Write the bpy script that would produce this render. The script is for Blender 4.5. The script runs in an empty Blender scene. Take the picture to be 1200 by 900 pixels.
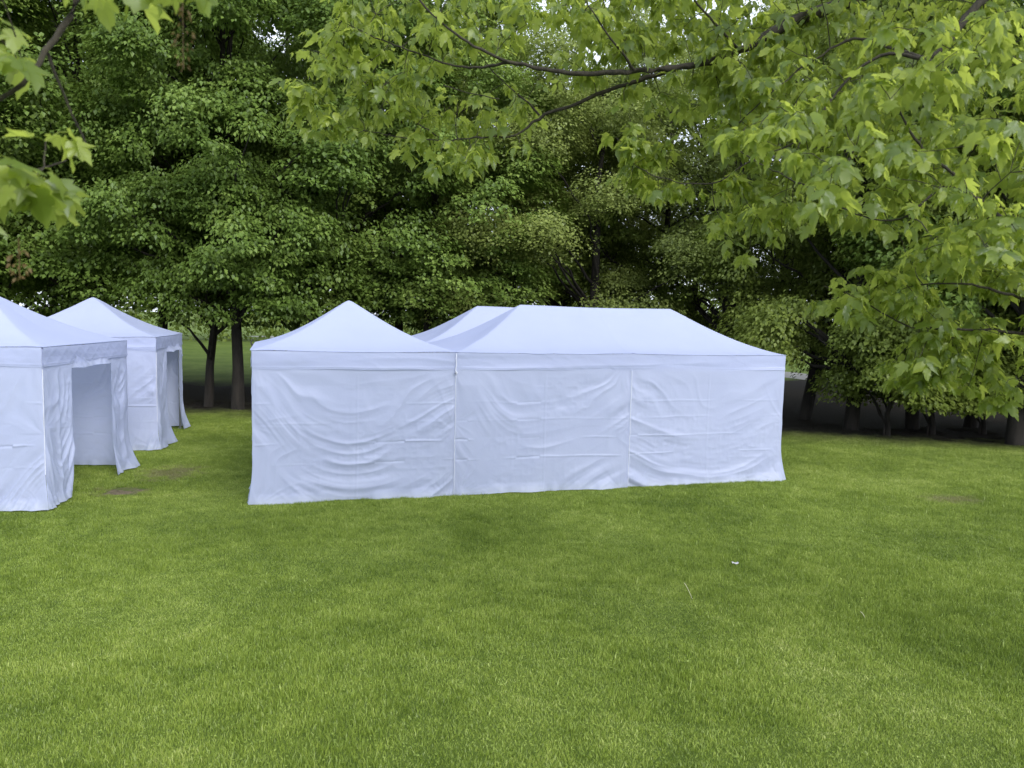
import bpy, math, random
import numpy as np
from mathutils import Matrix, Vector, Euler
R = math.radians
random.seed(7)
scene = bpy.context.scene
COL = scene.collection

# ------------------------------------------------------------------ camera
CAM_H, PITCH, ROLL, FPX = 2.825, 0.086, 0.0235, 900.0
cd = bpy.data.cameras.new("camera"); cam = bpy.data.objects.new("camera", cd); COL.objects.link(cam)
cd.sensor_width = 36; cd.lens = 36 * FPX / 1200; cd.clip_end = 2000; cd.clip_start = 0.05
cam.matrix_world = (Matrix.Translation((0, 0, CAM_H)) @ Matrix.Rotation(math.pi / 2 - PITCH, 4, 'X') @ Matrix.Rotation(ROLL, 4, 'Z'))
cd.dof.use_dof = True; cd.dof.focus_distance = 11.5; cd.dof.aperture_fstop = 3.4
scene.camera = cam
# ------------------------------------------------------------------ sky, sun, exposure
SUN_EL, SUN_AZ = 34, 146          # azimuth from +Y, clockwise positive: sun stands behind the camera and to the left
w = bpy.data.worlds.new("World"); scene.world = w; w.use_nodes = True
nt = w.node_tree; bg = nt.nodes["Background"]
sky = nt.nodes.new("ShaderNodeTexSky"); sky.sky_type = 'NISHITA'; sky.sun_disc = False
sky.sun_elevation = R(SUN_EL); sky.sun_rotation = R(SUN_AZ)
sky.air_density = 1.0; sky.dust_density = 4.0; sky.ozone_density = 1.5
# thin high cloud over most of the sky
_tc = nt.nodes.new("ShaderNodeTexCoord"); _cn = nt.nodes.new("ShaderNodeTexNoise"); _cn.inputs["Scale"].default_value = 2.2; _cn.inputs["Detail"].default_value = 5
_mr = nt.nodes.new("ShaderNodeMapRange"); _mr.inputs[1].default_value = 0.3; _mr.inputs[2].default_value = 0.6; _mr.inputs[3].default_value = 0.72; _mr.inputs[4].default_value = 0.95
_mx = nt.nodes.new("ShaderNodeMix"); _mx.data_type = 'RGBA'; _mx.inputs[7].default_value = (4.6, 4.95, 5.6, 1)
nt.links.new(_tc.outputs["Generated"], _cn.inputs[0]); nt.links.new(_cn.outputs[0], _mr.inputs[0]); nt.links.new(_mr.outputs[0], _mx.inputs[0])
nt.links.new(sky.outputs[0], _mx.inputs[6]); nt.links.new(_mx.outputs[2], bg.inputs[0]); bg.inputs[1].default_value = 0.15
sl = bpy.data.lights.new("sun", 'SUN'); sun = bpy.data.objects.new("sun", sl); COL.objects.link(sun)
sl.energy = 1.5; sl.angle = R(32); sl.color = (1.0, 0.97, 0.92)
sd = Vector((math.sin(R(SUN_AZ)) * math.cos(R(SUN_EL)), math.cos(R(SUN_AZ)) * math.cos(R(SUN_EL)), math.sin(R(SUN_EL))))
sun.rotation_euler = sd.to_track_quat('Z', 'Y').to_euler()
vs = scene.view_settings; vs.view_transform = 'Standard'; vs.look = 'None'; vs.gamma = 1; vs.use_curve_mapping = False
vs.exposure = 1.10
cy = scene.cycles
cy.max_bounces = 7; cy.diffuse_bounces = 4; cy.glossy_bounces = 2; cy.transmission_bounces = 3; cy.transparent_max_bounces = 4
cy.use_denoising = True

# ------------------------------------------------------------------ helpers
_fw = np.array([0, math.cos(PITCH), -math.sin(PITCH)]); _r0 = np.array([1., 0, 0]); _u0 = np.array([0, math.sin(PITCH), math.cos(PITCH)])
_rt = _r0 * math.cos(ROLL) + _u0 * math.sin(ROLL); _up = _u0 * math.cos(ROLL) - _r0 * math.sin(ROLL)
def at(px, py, d):
    """point seen at photo pixel (px, py) at depth d metres"""
    return np.array([0, 0, CAM_H]) + d * (_fw + _rt * (px - 600) / FPX - _up * (py - 450) / FPX)

def ground_z(x, y):
    y = np.asarray(y, float); x = np.asarray(x, float)
    t = np.clip((8.5 - y) / 8.5, 0, 3)
    b = 0.012 * np.sin(x * 0.9 + y * 0.35) + 0.010 * np.sin(y * 1.1 - x * 0.5 + 1.3)
    m = np.clip((y - 19) / 8, 0, 1)
    return 0.55 * t ** 2 / (1 + 0.6 * t) + b * (1 - m)

def mesh_np(name, V, faces, mat=None, parent=None, smooth=False, cols=None):
    """faces: one (M,k) array or a list of such arrays"""
    if not isinstance(faces, list): faces = [faces]
    me = bpy.data.meshes.new(name)
    V = np.asarray(V, np.float32); me.vertices.add(len(V)); me.vertices.foreach_set("co", V.ravel())
    nl = sum(f.size for f in faces); nf = sum(len(f) for f in faces)
    me.loops.add(nl); me.polygons.add(nf)
    me.loops.foreach_set("vertex_index", np.concatenate([f.ravel() for f in faces]).astype(np.int32))
    tot = np.concatenate([np.full(len(f), f.shape[1]) for f in faces]).astype(np.int32)
    st = np.concatenate([[0], np.cumsum(tot)[:-1]]).astype(np.int32)
    me.polygons.foreach_set("loop_start", st)
    if smooth: me.polygons.foreach_set("use_smooth", np.ones(nf, bool))
    me.update(calc_edges=True); me.validate()
    if mat: me.materials.append(mat)
    o = bpy.data.objects.new(name, me); COL.objects.link(o)
    if parent: o.parent = parent
    return o

def tag(o, label=None, cat=None, group=None, kind=None):
    if label: o["label"] = label
    if cat: o["category"] = cat
    if group: o["group"] = group
    if kind: o["kind"] = kind
    return o

def empty(name, loc, rz=0):
    o = bpy.data.objects.new(name, None); COL.objects.link(o); o.location = loc; o.rotation_euler = (0, 0, rz); return o

class MB:
    def __init__(s): s.v = []; s.f = {}; s.n = 0
    def add(s, V, F):
        F = np.asarray(F); s.f.setdefault(F.shape[1], []).append(F + s.n); s.v.append(np.asarray(V, float)); s.n += len(V)
    def tube(s, P, rad, n=8, cap=True):
        P = np.asarray(P, float); m = len(P); rad = np.broadcast_to(rad, (m,)).astype(float)
        T = np.gradient(P, axis=0); T /= np.linalg.norm(T, axis=1)[:, None] + 1e-9
        ref = np.array([0.3, 0.2, 1.0]) if abs(T[0, 2]) < .8 else np.array([1.0, 0.1, 0.2])
        A = np.cross(T, ref); A /= np.linalg.norm(A, axis=1)[:, None] + 1e-9; B = np.cross(T, A)
        a = np.arange(n) * 2 * math.pi / n
        V = (P[:, None] + rad[:, None, None] * (np.cos(a)[None, :, None] * A[:, None] + np.sin(a)[None, :, None] * B[:, None])).reshape(-1, 3)
        i = np.arange(m - 1)[:, None] * n; j = np.arange(n)[None]; k = (j + 1) % n
        F = np.stack([i + j, i + k, i + n + k, i + n + j], -1).reshape(-1, 4)
        s.add(V, F)
    def box(s, c, h, M=None):
        c = np.array(c, float); h = np.array(h, float)
        V = np.array([[x, y, z] for x in (-1, 1) for y in (-1, 1) for z in (-1, 1)]) * h
        if M is not None: V = V @ np.asarray(M).T
        s.add(V + c, [[0, 1, 3, 2], [4, 6, 7, 5], [0, 4, 5, 1], [2, 3, 7, 6], [0, 2, 6, 4], [1, 5, 7, 3]])
    def build(s, name, mat, parent=None, smooth=True):
        return mesh_np(name, np.concatenate(s.v), [np.concatenate(f) for f in s.f.values()], mat, parent, smooth)

def noise2(x, y, seed, per=64):
    """smooth 2-D value noise, about -1..1"""
    g = np.random.RandomState(seed).uniform(-1, 1, (per, per))
    xi = np.floor(x).astype(int); yi = np.floor(y).astype(int); fx = x - xi; fy = y - yi
    fx = fx * fx * fx * (fx * (fx * 6 - 15) + 10); fy = fy * fy * fy * (fy * (fy * 6 - 15) + 10)
    a = g[xi % per, yi % per]; b = g[(xi + 1) % per, yi % per]; c = g[xi % per, (yi + 1) % per]; d = g[(xi + 1) % per, (yi + 1) % per]
    return (a * (1 - fx) + b * fx) * (1 - fy) + (c * (1 - fx) + d * fx) * fy
def ridged(x, y, seed): return 1 - 2 * np.sqrt(noise2(x, y, seed) ** 2 + 0.005)

# ------------------------------------------------------------------ materials
def new_mat(name):
    m = bpy.data.materials.new(name); m.use_nodes = True; t = m.node_tree; t.nodes.clear()
    out = t.nodes.new("ShaderNodeOutputMaterial"); return m, t, out
def nd(t, typ, **kw):
    n = t.nodes.new(typ)
    for k, v in kw.items():
        if hasattr(n, k) and k not in ('Scale', 'Detail'): setattr(n, k, v)
    return n
def L(t, a, b): t.links.new(a, b)
def ramp(t, fac, stops):
    r = t.nodes.new("ShaderNodeValToRGB"); e = r.color_ramp.elements
    while len(e) < len(stops): e.new(0.5)
    for q, (p, c) in zip(e, stops): q.position = p; q.color = (*c, 1) if len(c) == 3 else c
    L(t, fac, r.inputs[0]); return r.outputs[0]
def noise(t, vec, scale, detail=3, rough=0.5, dist=0):
    n = t.nodes.new("ShaderNodeTexNoise"); n.inputs["Scale"].default_value = scale; n.inputs["Detail"].default_value = detail
    n.inputs["Roughness"].default_value = rough; n.inputs["Distortion"].default_value = dist
    if vec is not None: L(t, vec, n.inputs["Vector"])
    return n.outputs["Fac"]
def mixc(t, f, a, b, mode='MIX'):
    m = t.nodes.new("ShaderNodeMix"); m.data_type = 'RGBA'; m.blend_type = mode
    if isinstance(f, (int, float)): m.inputs[0].default_value = f
    else: L(t, f, m.inputs[0])
    for q, s in ((a, 6), (b, 7)):
        if isinstance(q, tuple): m.inputs[s].default_value = (*q, 1)
        else: L(t, q, m.inputs[s])
    return m.outputs[2]
def math_n(t, op, a, b=None, clamp=False):
    m = t.nodes.new("ShaderNodeMath"); m.operation = op; m.use_clamp = clamp
    for q, s in ((a, 0), (b, 1)):
        if q is None: continue
        if isinstance(q, (int, float)): m.inputs[s].default_value = q
        else: L(t, q, m.inputs[s])
    return m.outputs[0]

def leaf_mat(name, dark, mid, light, trans, tfac=0.35, gloss=0.06, clump=0.9, rough=0.42, iv=0.27):
    m, t, out = new_mat(name)
    geo = nd(t, "ShaderNodeNewGeometry"); tc = nd(t, "ShaderNodeTexCoord"); oi = nd(t, "ShaderNodeObjectInfo")
    isl = geo.outputs["Random Per Island"]
    n1 = noise(t, geo.outputs["Position"], clump, 3, 0.6)
    v = math_n(t, 'ADD', math_n(t, 'MULTIPLY', isl, iv), math_n(t, 'MULTIPLY', math_n(t, 'SUBTRACT', n1, 0.03 + iv * 0.2), 0.95))
    v = math_n(t, 'ADD', v, math_n(t, 'MULTIPLY', math_n(t, 'SUBTRACT', oi.outputs["Random"], 0.5), 0.30))
    c = ramp(t, v, [(0.22, dark), (0.55, mid), (0.88, light)])
    d = nd(t, "ShaderNodeBsdfDiffuse"); L(t, c, d.inputs[0])
    tr = nd(t, "ShaderNodeBsdfTranslucent"); L(t, mixc(t, 0.75, c, trans), tr.inputs[0])
    mx = nd(t, "ShaderNodeMixShader"); mx.inputs[0].default_value = tfac; L(t, d.outputs[0], mx.inputs[1]); L(t, tr.outputs[0], mx.inputs[2])
    g = nd(t, "ShaderNodeBsdfGlossy"); g.inputs["Roughness"].default_value = rough; g.inputs["Color"].default_value = (0.8, 0.85, 0.9, 1)
    mg = nd(t, "ShaderNodeMixShader"); mg.inputs[0].default_value = gloss; L(t, mx.outputs[0], mg.inputs[1]); L(t, g.outputs[0], mg.inputs[2])
    L(t, mg.outputs[0], out.inputs[0]); return m

M_LEAF_A = leaf_mat("maple_leaf_dark", (0.056, 0.094, 0.018), (0.116, 0.183, 0.036), (0.235, 0.320, 0.076), (0.32, 0.45, 0.07), 0.28, 0.02)
M_LEAF_B = leaf_mat("elm_leaf", (0.105, 0.135, 0.034), (0.19, 0.235, 0.060), (0.30, 0.355, 0.10), (0.40, 0.50, 0.10), 0.3, 0.02)
M_LEAF_C = leaf_mat("mixed_tree_leaf", (0.070, 0.098, 0.020), (0.135, 0.180, 0.034), (0.225, 0.280, 0.060), (0.34, 0.45, 0.07), 0.3, 0.02)  # own green of the thin and bushy trees, bushes and far wood
M_LEAF_F = leaf_mat("fresh_maple_leaf", (0.060, 0.098, 0.018), (0.125, 0.178, 0.032), (0.31, 0.37, 0.072), (0.66, 0.78, 0.13), 0.54, 0.03, 2.2, 0.4, 0.6)
M_DRY = leaf_mat("dry_flower", (0.09, 0.055, 0.025), (0.17, 0.12, 0.055), (0.28, 0.22, 0.10), (0.4, 0.3, 0.1), 0.3, 0.02)

def bark_mat(name, a, b, sc=9):
    m, t, out = new_mat(name); tc = nd(t, "ShaderNodeTexCoord")
    mp = nd(t, "ShaderNodeMapping"); mp.inputs["Scale"].default_value = (1, 1, 0.22); L(t, tc.outputs["Object"], mp.inputs[0])
    n = noise(t, mp.outputs[0], sc, 6, 0.65, 0.6); c = ramp(t, n, [(0.32, a), (0.68, b)])
    p = nd(t, "ShaderNodeBsdfPrincipled"); L(t, c, p.inputs["Base Color"]); p.inputs["Roughness"].default_value = 0.9
    bm = nd(t, "ShaderNodeBump"); bm.inputs["Strength"].default_value = 0.6; bm.inputs["Distance"].default_value = 0.03
    L(t, n, bm.inputs["Height"]); L(t, bm.outputs[0], p.inputs["Normal"]); L(t, p.outputs[0], out.inputs[0]); return m
M_BARK = bark_mat("bark", (0.009, 0.008, 0.007), (0.030, 0.025, 0.021))
M_TWIG = bark_mat("twig_bark", (0.014, 0.012, 0.009), (0.050, 0.043, 0.030), 30)

def cloth_mat():
    m, t, out = new_mat("white_tent_cloth"); tc = nd(t, "ShaderNodeTexCoord"); geo = nd(t, "ShaderNodeNewGeometry")
    n = noise(t, tc.outputs["Object"], 1.1, 4, 0.6)
    c = ramp(t, n, [(0.3, (0.485, 0.545, 0.79)), (0.75, (0.525, 0.585, 0.82))])
    z = nd(t, "ShaderNodeSeparateXYZ"); L(t, geo.outputs["Position"], z.inputs[0])
    dn = noise(t, tc.outputs["Object"], 14, 4, 0.7)
    low = math_n(t, 'MULTIPLY', math_n(t, 'SUBTRACT', 1.0, math_n(t, 'MULTIPLY', z.outputs[2], 7.0), True), math_n(t, 'MULTIPLY', dn, 0.55), True)
    c = mixc(t, low, c, (0.42, 0.46, 0.36))     # grass and soil stains along the hem
    d = nd(t, "ShaderNodeBsdfDiffuse"); L(t, c, d.inputs[0])
    tr = nd(t, "ShaderNodeBsdfTranslucent"); L(t, mixc(t, 0.65, c, (0.86, 0.87, 0.90)), tr.inputs[0])
    fb = noise(t, tc.outputs["Object"], 420, 1); f2 = noise(t, tc.outputs["Object"], 26, 5, 0.6)
    bm = nd(t, "ShaderNodeBump"); bm.inputs["Strength"].default_value = 0.32; bm.inputs["Distance"].default_value = 0.01
    L(t, math_n(t, 'ADD', math_n(t, 'MULTIPLY', fb, 0.08), f2), bm.inputs["Height"]); L(t, bm.outputs[0], d.inputs["Normal"])
    mx = nd(t, "ShaderNodeMixShader"); mx.inputs[0].default_value = 0.42; L(t, d.outputs[0], mx.inputs[1]); L(t, tr.outputs[0], mx.inputs[2])
    g = nd(t, "ShaderNodeBsdfGlossy"); g.inputs["Roughness"].default_value = 0.5
    mg = nd(t, "ShaderNodeMixShader"); mg.inputs[0].default_value = 0.035; L(t, mx.outputs[0], mg.inputs[1]); L(t, g.outputs[0], mg.inputs[2])
    L(t, mg.outputs[0], out.inputs[0]); return m
M_CLOTH = cloth_mat()
def plain(name, c, rough=0.5, metal=0.0):
    m, t, out = new_mat(name); tc = nd(t, "ShaderNodeTexCoord"); n = noise(t, tc.outputs["Object"], 18, 4, 0.6)
    p = nd(t, "ShaderNodeBsdfPrincipled"); L(t, mixc(t, n, tuple(x * 0.8 for x in c), tuple(min(1, x * 1.15) for x in c)), p.inputs["Base Color"])
    p.inputs["Roughness"].default_value = rough; p.inputs["Metallic"].default_value = metal; L(t, p.outputs[0], out.inputs[0]); return m
M_FRAME = plain("painted_steel_frame", (0.45, 0.46, 0.48), 0.4, 0.3)
M_STRAP = plain("white_strap", (0.72, 0.75, 0.86), 0.8)
M_DARKCLIP = plain("dark_plastic", (0.03, 0.03, 0.03), 0.5)
M_PAPER = plain("crumpled_paper", (0.5, 0.5, 0.52), 0.8)
M_STRAW = plain("dry_straw", (0.62, 0.58, 0.38), 0.8)

DIRT = [(-6.05, 11.75, 0.45, 0.32), (7.35, 12.6, 0.55, 0.30), (-5.9, 13.2, 0.5, 0.6)]
def lawn_color(t, pos):
    """shared patchy lawn colour, in world space"""
    n1 = noise(t, pos, 0.55, 3, 0.6, 0.4); n2 = noise(t, pos, 3.2, 4, 0.65, 0.6); n3 = noise(t, pos, 0.16, 2)
    v = math_n(t, 'ADD', math_n(t, 'ADD', math_n(t, 'MULTIPLY', n1, 0.75), math_n(t, 'MULTIPLY', n2, 0.65)), math_n(t, 'MULTIPLY', math_n(t, 'SUBTRACT', n3, 0.5), 0.5))
    return math_n(t, 'SUBTRACT', v, 0.2)
def dirt_mask(t, pos):
    acc = None; nn = noise(t, pos, 4.5, 4, 0.7)
    for (x, y, rx, ry) in DIRT:
        mp = nd(t, "ShaderNodeMapping"); mp.vector_type = 'TEXTURE'; mp.inputs["Location"].default_value = (x, y, 0); mp.inputs["Scale"].default_value = (rx, ry, 1)
        L(t, pos, mp.inputs[0]); ln = nd(t, "ShaderNodeVectorMath", operation='LENGTH'); L(t, mp.outputs[0], ln.inputs[0])
        d = math_n(t, 'ADD', ln.outputs["Value"], math_n(t, 'MULTIPLY', math_n(t, 'SUBTRACT', nn, 0.5), 3.4))
        q = math_n(t, 'MULTIPLY', math_n(t, 'SUBTRACT', 1.15, d), 1.3, True)
        acc = q if acc is None else math_n(t, 'MAXIMUM', acc, q)
    return acc
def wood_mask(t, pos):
    """leaf litter between the trees, its colour also darkened for crown shade"""
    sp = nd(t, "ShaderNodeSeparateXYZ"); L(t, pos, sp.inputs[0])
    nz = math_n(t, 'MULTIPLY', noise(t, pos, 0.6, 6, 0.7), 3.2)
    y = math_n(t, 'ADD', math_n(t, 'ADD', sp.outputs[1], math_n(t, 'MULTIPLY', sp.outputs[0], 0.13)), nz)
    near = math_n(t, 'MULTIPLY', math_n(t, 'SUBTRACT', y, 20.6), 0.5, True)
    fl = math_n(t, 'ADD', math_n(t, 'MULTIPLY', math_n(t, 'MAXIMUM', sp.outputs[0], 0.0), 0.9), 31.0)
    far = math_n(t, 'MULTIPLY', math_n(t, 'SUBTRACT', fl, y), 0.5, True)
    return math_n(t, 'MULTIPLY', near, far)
def ground_mat():
    m, t, out = new_mat("lawn_ground"); geo = nd(t, "ShaderNodeNewGeometry"); pos = geo.outputs["Position"]
    g = ramp(t, lawn_color(t, pos), [(0.3, (0.060, 0.095, 0.016)), (0.7, (0.120, 0.165, 0.034))])
    soil = ramp(t, noise(t, pos, 22, 5, 0.7), [(0.35, (0.085, 0.070, 0.045)), (0.7, (0.22, 0.18, 0.12))])
    c = mixc(t, dirt_mask(t, pos), g, soil)
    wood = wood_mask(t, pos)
    lit = ramp(t, noise(t, pos, 9, 6, 0.75), [(0.3, (0.008, 0.0065, 0.005)), (0.7, (0.026, 0.021, 0.015))])  # litter tone deepened to hold the shade under the crowns
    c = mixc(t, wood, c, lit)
    p = nd(t, "ShaderNodeBsdfPrincipled"); L(t, c, p.inputs["Base Color"]); p.inputs["Roughness"].default_value = 0.95
    p.inputs["Specular IOR Level"].default_value = 0.1
    bm = nd(t, "ShaderNodeBump"); bm.inputs["Strength"].default_value = 0.7; bm.inputs["Distance"].default_value = 0.03
    L(t, noise(t, pos, 30, 5, 0.7), bm.inputs["Height"]); L(t, bm.outputs[0], p.inputs["Normal"])
    L(t, p.outputs[0], out.inputs[0]); return m
def blade_mat():
    m, t, out = new_mat("grass_blade"); geo = nd(t, "ShaderNodeNewGeometry"); pos = geo.outputs["Position"]
    v = math_n(t, 'ADD', lawn_color(t, pos), math_n(t, 'MULTIPLY', math_n(t, 'SUBTRACT', geo.outputs["Random Per Island"], 0.5), 0.45))
    c = ramp(t, v, [(0.18, (0.115, 0.180, 0.020)), (0.5, (0.235, 0.325, 0.047)), (0.74, (0.37, 0.46, 0.090)), (0.95, (0.54, 0.57, 0.22))])
    dm = math_n(t, 'MULTIPLY', dirt_mask(t, pos), 0.6)
    c = mixc(t, dm, c, (0.24, 0.21, 0.12))
    c = mixc(t, wood_mask(t, pos), c, (0.020, 0.019, 0.011))  # blades in the wood painted in the same dark, shaded litter tone
    d = nd(t, "ShaderNodeBsdfDiffuse"); L(t, c, d.inputs[0]); tr = nd(t, "ShaderNodeBsdfTranslucent"); L(t, c, tr.inputs[0])
    mx = nd(t, "ShaderNodeMixShader"); mx.inputs[0].default_value = 0.35; L(t, d.outputs[0], mx.inputs[1]); L(t, tr.outputs[0], mx.inputs[2])
    g = nd(t, "ShaderNodeBsdfGlossy"); g.inputs["Roughness"].default_value = 0.45
    mg = nd(t, "ShaderNodeMixShader"); mg.inputs[0].default_value = 0.04; L(t, mx.outputs[0], mg.inputs[1]); L(t, g.outputs[0], mg.inputs[2])
    L(t, mg.outputs[0], out.inputs[0]); return m
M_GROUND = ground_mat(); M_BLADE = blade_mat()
def path_mat():
    m, t, out = new_mat("pale_gravel"); geo = nd(t, "ShaderNodeNewGeometry")
    c = ramp(t, noise(t, geo.outputs["Position"], 6, 6, 0.7), [(0.3, (0.14, 0.135, 0.12)), (0.7, (0.26, 0.25, 0.22))])
    p = nd(t, "ShaderNodeBsdfPrincipled"); L(t, c, p.inputs["Base Color"]); p.inputs["Roughness"].default_value = 0.9; L(t, p.outputs[0], out.inputs[0]); return m

# ------------------------------------------------------------------ ground
def make_ground():
    def axis(lo, hi, near, step, far):
        a = list(np.arange(-near, near + 1e-6, step)); q = near
        while q < far: q *= 1.35; a.append(q); a.insert(0, -q)
        return np.array(a)
    xs = axis(0, 0, 26, 0.5, 900); ys = axis(0, 0, 34, 0.4, 900)
    X, Y = np.meshgrid(xs, ys); Z = ground_z(X, Y)
    Z = np.where(Y < -8, ground_z(X, -8 + 0 * Y), Z)
    V = np.stack([X, Y, Z], -1).reshape(-1, 3); nx = len(xs); ny = len(ys)
    i = np.arange(ny - 1)[:, None] * nx; j = np.arange(nx - 1)[None]
    F = np.stack([i + j, i + j + 1, i + nx + j + 1, i + nx + j], -1).reshape(-1, 4)
    return tag(mesh_np("ground", V, F, M_GROUND, None, True), kind="structure")
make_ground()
def strip(name, P, wd, z, mat):
    P = np.array(P, float); q = np.linspace(0, 1, 60); s = np.linspace(0, 1, len(P))
    X = np.interp(q, s, P[:, 0]); Y = np.interp(q, s, P[:, 1]); 
    k = np.ones(7) / 7; Xs = X.copy(); Ys = Y.copy(); Xs[3:-3] = np.convolve(X, k, 'valid'); Ys[3:-3] = np.convolve(Y, k, 'valid')
    T = np.stack([np.gradient(Xs), np.gradient(Ys)], -1); T /= np.linalg.norm(T, axis=1)[:, None]; N = np.stack([-T[:, 1], T[:, 0]], -1)
    hw = wd / 2 * (1 + 0.12 * np.sin(np.arange(60) * 0.9))
    A = np.stack([Xs, Ys], -1) + N * hw[:, None]; B = np.stack([Xs, Ys], -1) - N * hw[:, None]
    V = np.concatenate([np.c_[A, np.full(60, z)], np.c_[B, np.full(60, z)]]); i = np.arange(59)
    F = np.stack([i, i + 60, i + 61, i + 1], -1)
    return tag(mesh_np(name, V, F, mat), kind="structure")
strip("path", [(40, 27), (24, 31), (17, 38), (13, 50), (4, 64), (-30, 90)], 3.4, 0.006, path_mat())

# ------------------------------------------------------------------ tents
EH, PK, VAL = 2.277, 3.063, 0.27

def cloth_grid(fn, nu, nv, name, parent, flip=False):
    """fn(U, V) -> xyz arrays on a unit grid"""
    U, Vv = np.meshgrid(np.linspace(0, 1, nu), np.linspace(0, 1, nv))
    P = fn(U, Vv).reshape(-1, 3)
    i = np.arange(nv - 1)[:, None] * nu; j = np.arange(nu - 1)[None]
    F = np.stack([i + j, i + j + 1, i + nu + j + 1, i + nu + j], -1).reshape(-1, 4)
    if flip: F = F[:, ::-1]
    return mesh_np(name, P, F, M_CLOTH, parent, True)

def folds(U, Vv, W, Hh, seed, kl=0.42, kr=0.30, amp=1.0, crease=True):
    """hanging-cloth relief in metres: swags slung between the upper sides, drag lines from the corners, fold-line creases, fine crumple"""
    rs = np.random.RandomState(seed); x = U * W; z = Vv * Hh
    wx = 0.14 * noise2(x * 0.9 + 3, z * 0.9, seed + 1); wz = 0.08 * noise2(x * 1.3, z * 1.6 + 5, seed + 2)
    s = np.clip(2 * U - 1 + wx, -1.2, 1.2)
    side = np.where(s < 0, kl, kr) * Hh * (np.abs(s) ** 1.7)
    ph = z - side + wz                                # constant along one swag
    along = noise2(s * 1.1 + 9, ph * 1.2, seed + 3)
    sw = (ridged(ph * 3.1 + 0.35 * along, s * 0.7 + 4, seed + 4) * 0.0085 + ridged(ph * 6.3 + 0.4 * along, s * 1.1 + 1, seed + 5) * 0.0065
          + ridged(ph * 11.5 + 1.2 * along, s * 2.9 + 1, seed + 7) * 0.0016)
    lowmask = np.clip(1.3 - Vv * 1.15, 0.15, 1) * (0.5 + 0.5 * np.abs(s) ** 0.5)
    patch = np.clip(0.7 + 1.25 * noise2(x * 1.3, z * 1.5 + 7, seed + 6), 0.05, 1.4)
    d = sw * lowmask * patch
    for cu, cv, rr, n, a in ((0, 1, 1.5, 10, 0.0075), (1, 1, 1.3, 9, 0.0065), (0, 0.52, 0.7, 6, 0.0022), (1, 0.47, 0.7, 6, 0.0022), (0.04, 0, 0.45, 10, 0.003), (0.96, 0, 0.5, 10, 0.003)):
        dx = x - cu * W; dz = z - cv * Hh; r = np.hypot(dx, dz) + 0.05; an = np.arctan2(dz, dx) + 0.25 * noise2(x * 2, z * 2, seed + 60)
        d += a * ridged(an * n / 2.2 + 20, r * 1.1 + 2, seed + 11 + int(cu * 7 + cv * 13)) * np.exp(-(r / rr) ** 2) * np.clip(r / 0.3, 0, 1)
    # short diagonal pulls hanging from the top hem
    tp = np.clip((Vv - 0.55) / 0.4, 0, 1); d += 0.0035 * tp * ridged((x + 0.55 * z) * 4.2, z * 0.8, seed + 61) * np.clip(0.4 + noise2(x * 1.2, x * 0 + 5, seed + 62), 0, 1)
    if crease:
        for vc, hgt in ((0.395, 0.006), (0.255, 0.0045), (0.66, 0.003), (0.53, 0.002)):
            zc = vc * Hh + 0.018 * noise2(x * 2.1, x * 0 + vc * 50, seed + 20)
            gate = np.clip(0.35 + 1.5 * noise2(x * 1.6 + 8, x * 0 + vc * 31, seed + 21), 0, 1)
            q = (z - zc) / 0.010; d += hgt * gate * np.exp(-q * q) * np.sign(0.2 + noise2(x * 2.5, x * 0, seed + 22))
        for uc in (0.5,):
            q = (x - uc * W) / 0.012; d += 0.0016 * np.exp(-q * q)
    c = ridged(x * 5.0 + 4 * wx, z * 5.5, seed + 30) * 0.5 + ridged(x * 11, z * 12, seed + 31) * 0.28
    d += 0.0034 * c * np.clip(0.35 + 1.1 * noise2(x * 1.1, z * 1.3, seed + 32), 0, 1)
    b = -0.035 * np.sin(math.pi * U) * np.sin(math.pi * np.clip(Vv, 0, 1)) * (0.6 + 0.6 * noise2(x * .5, z * .5, seed + 33))
    return d * amp * 2.05 + b

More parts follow.
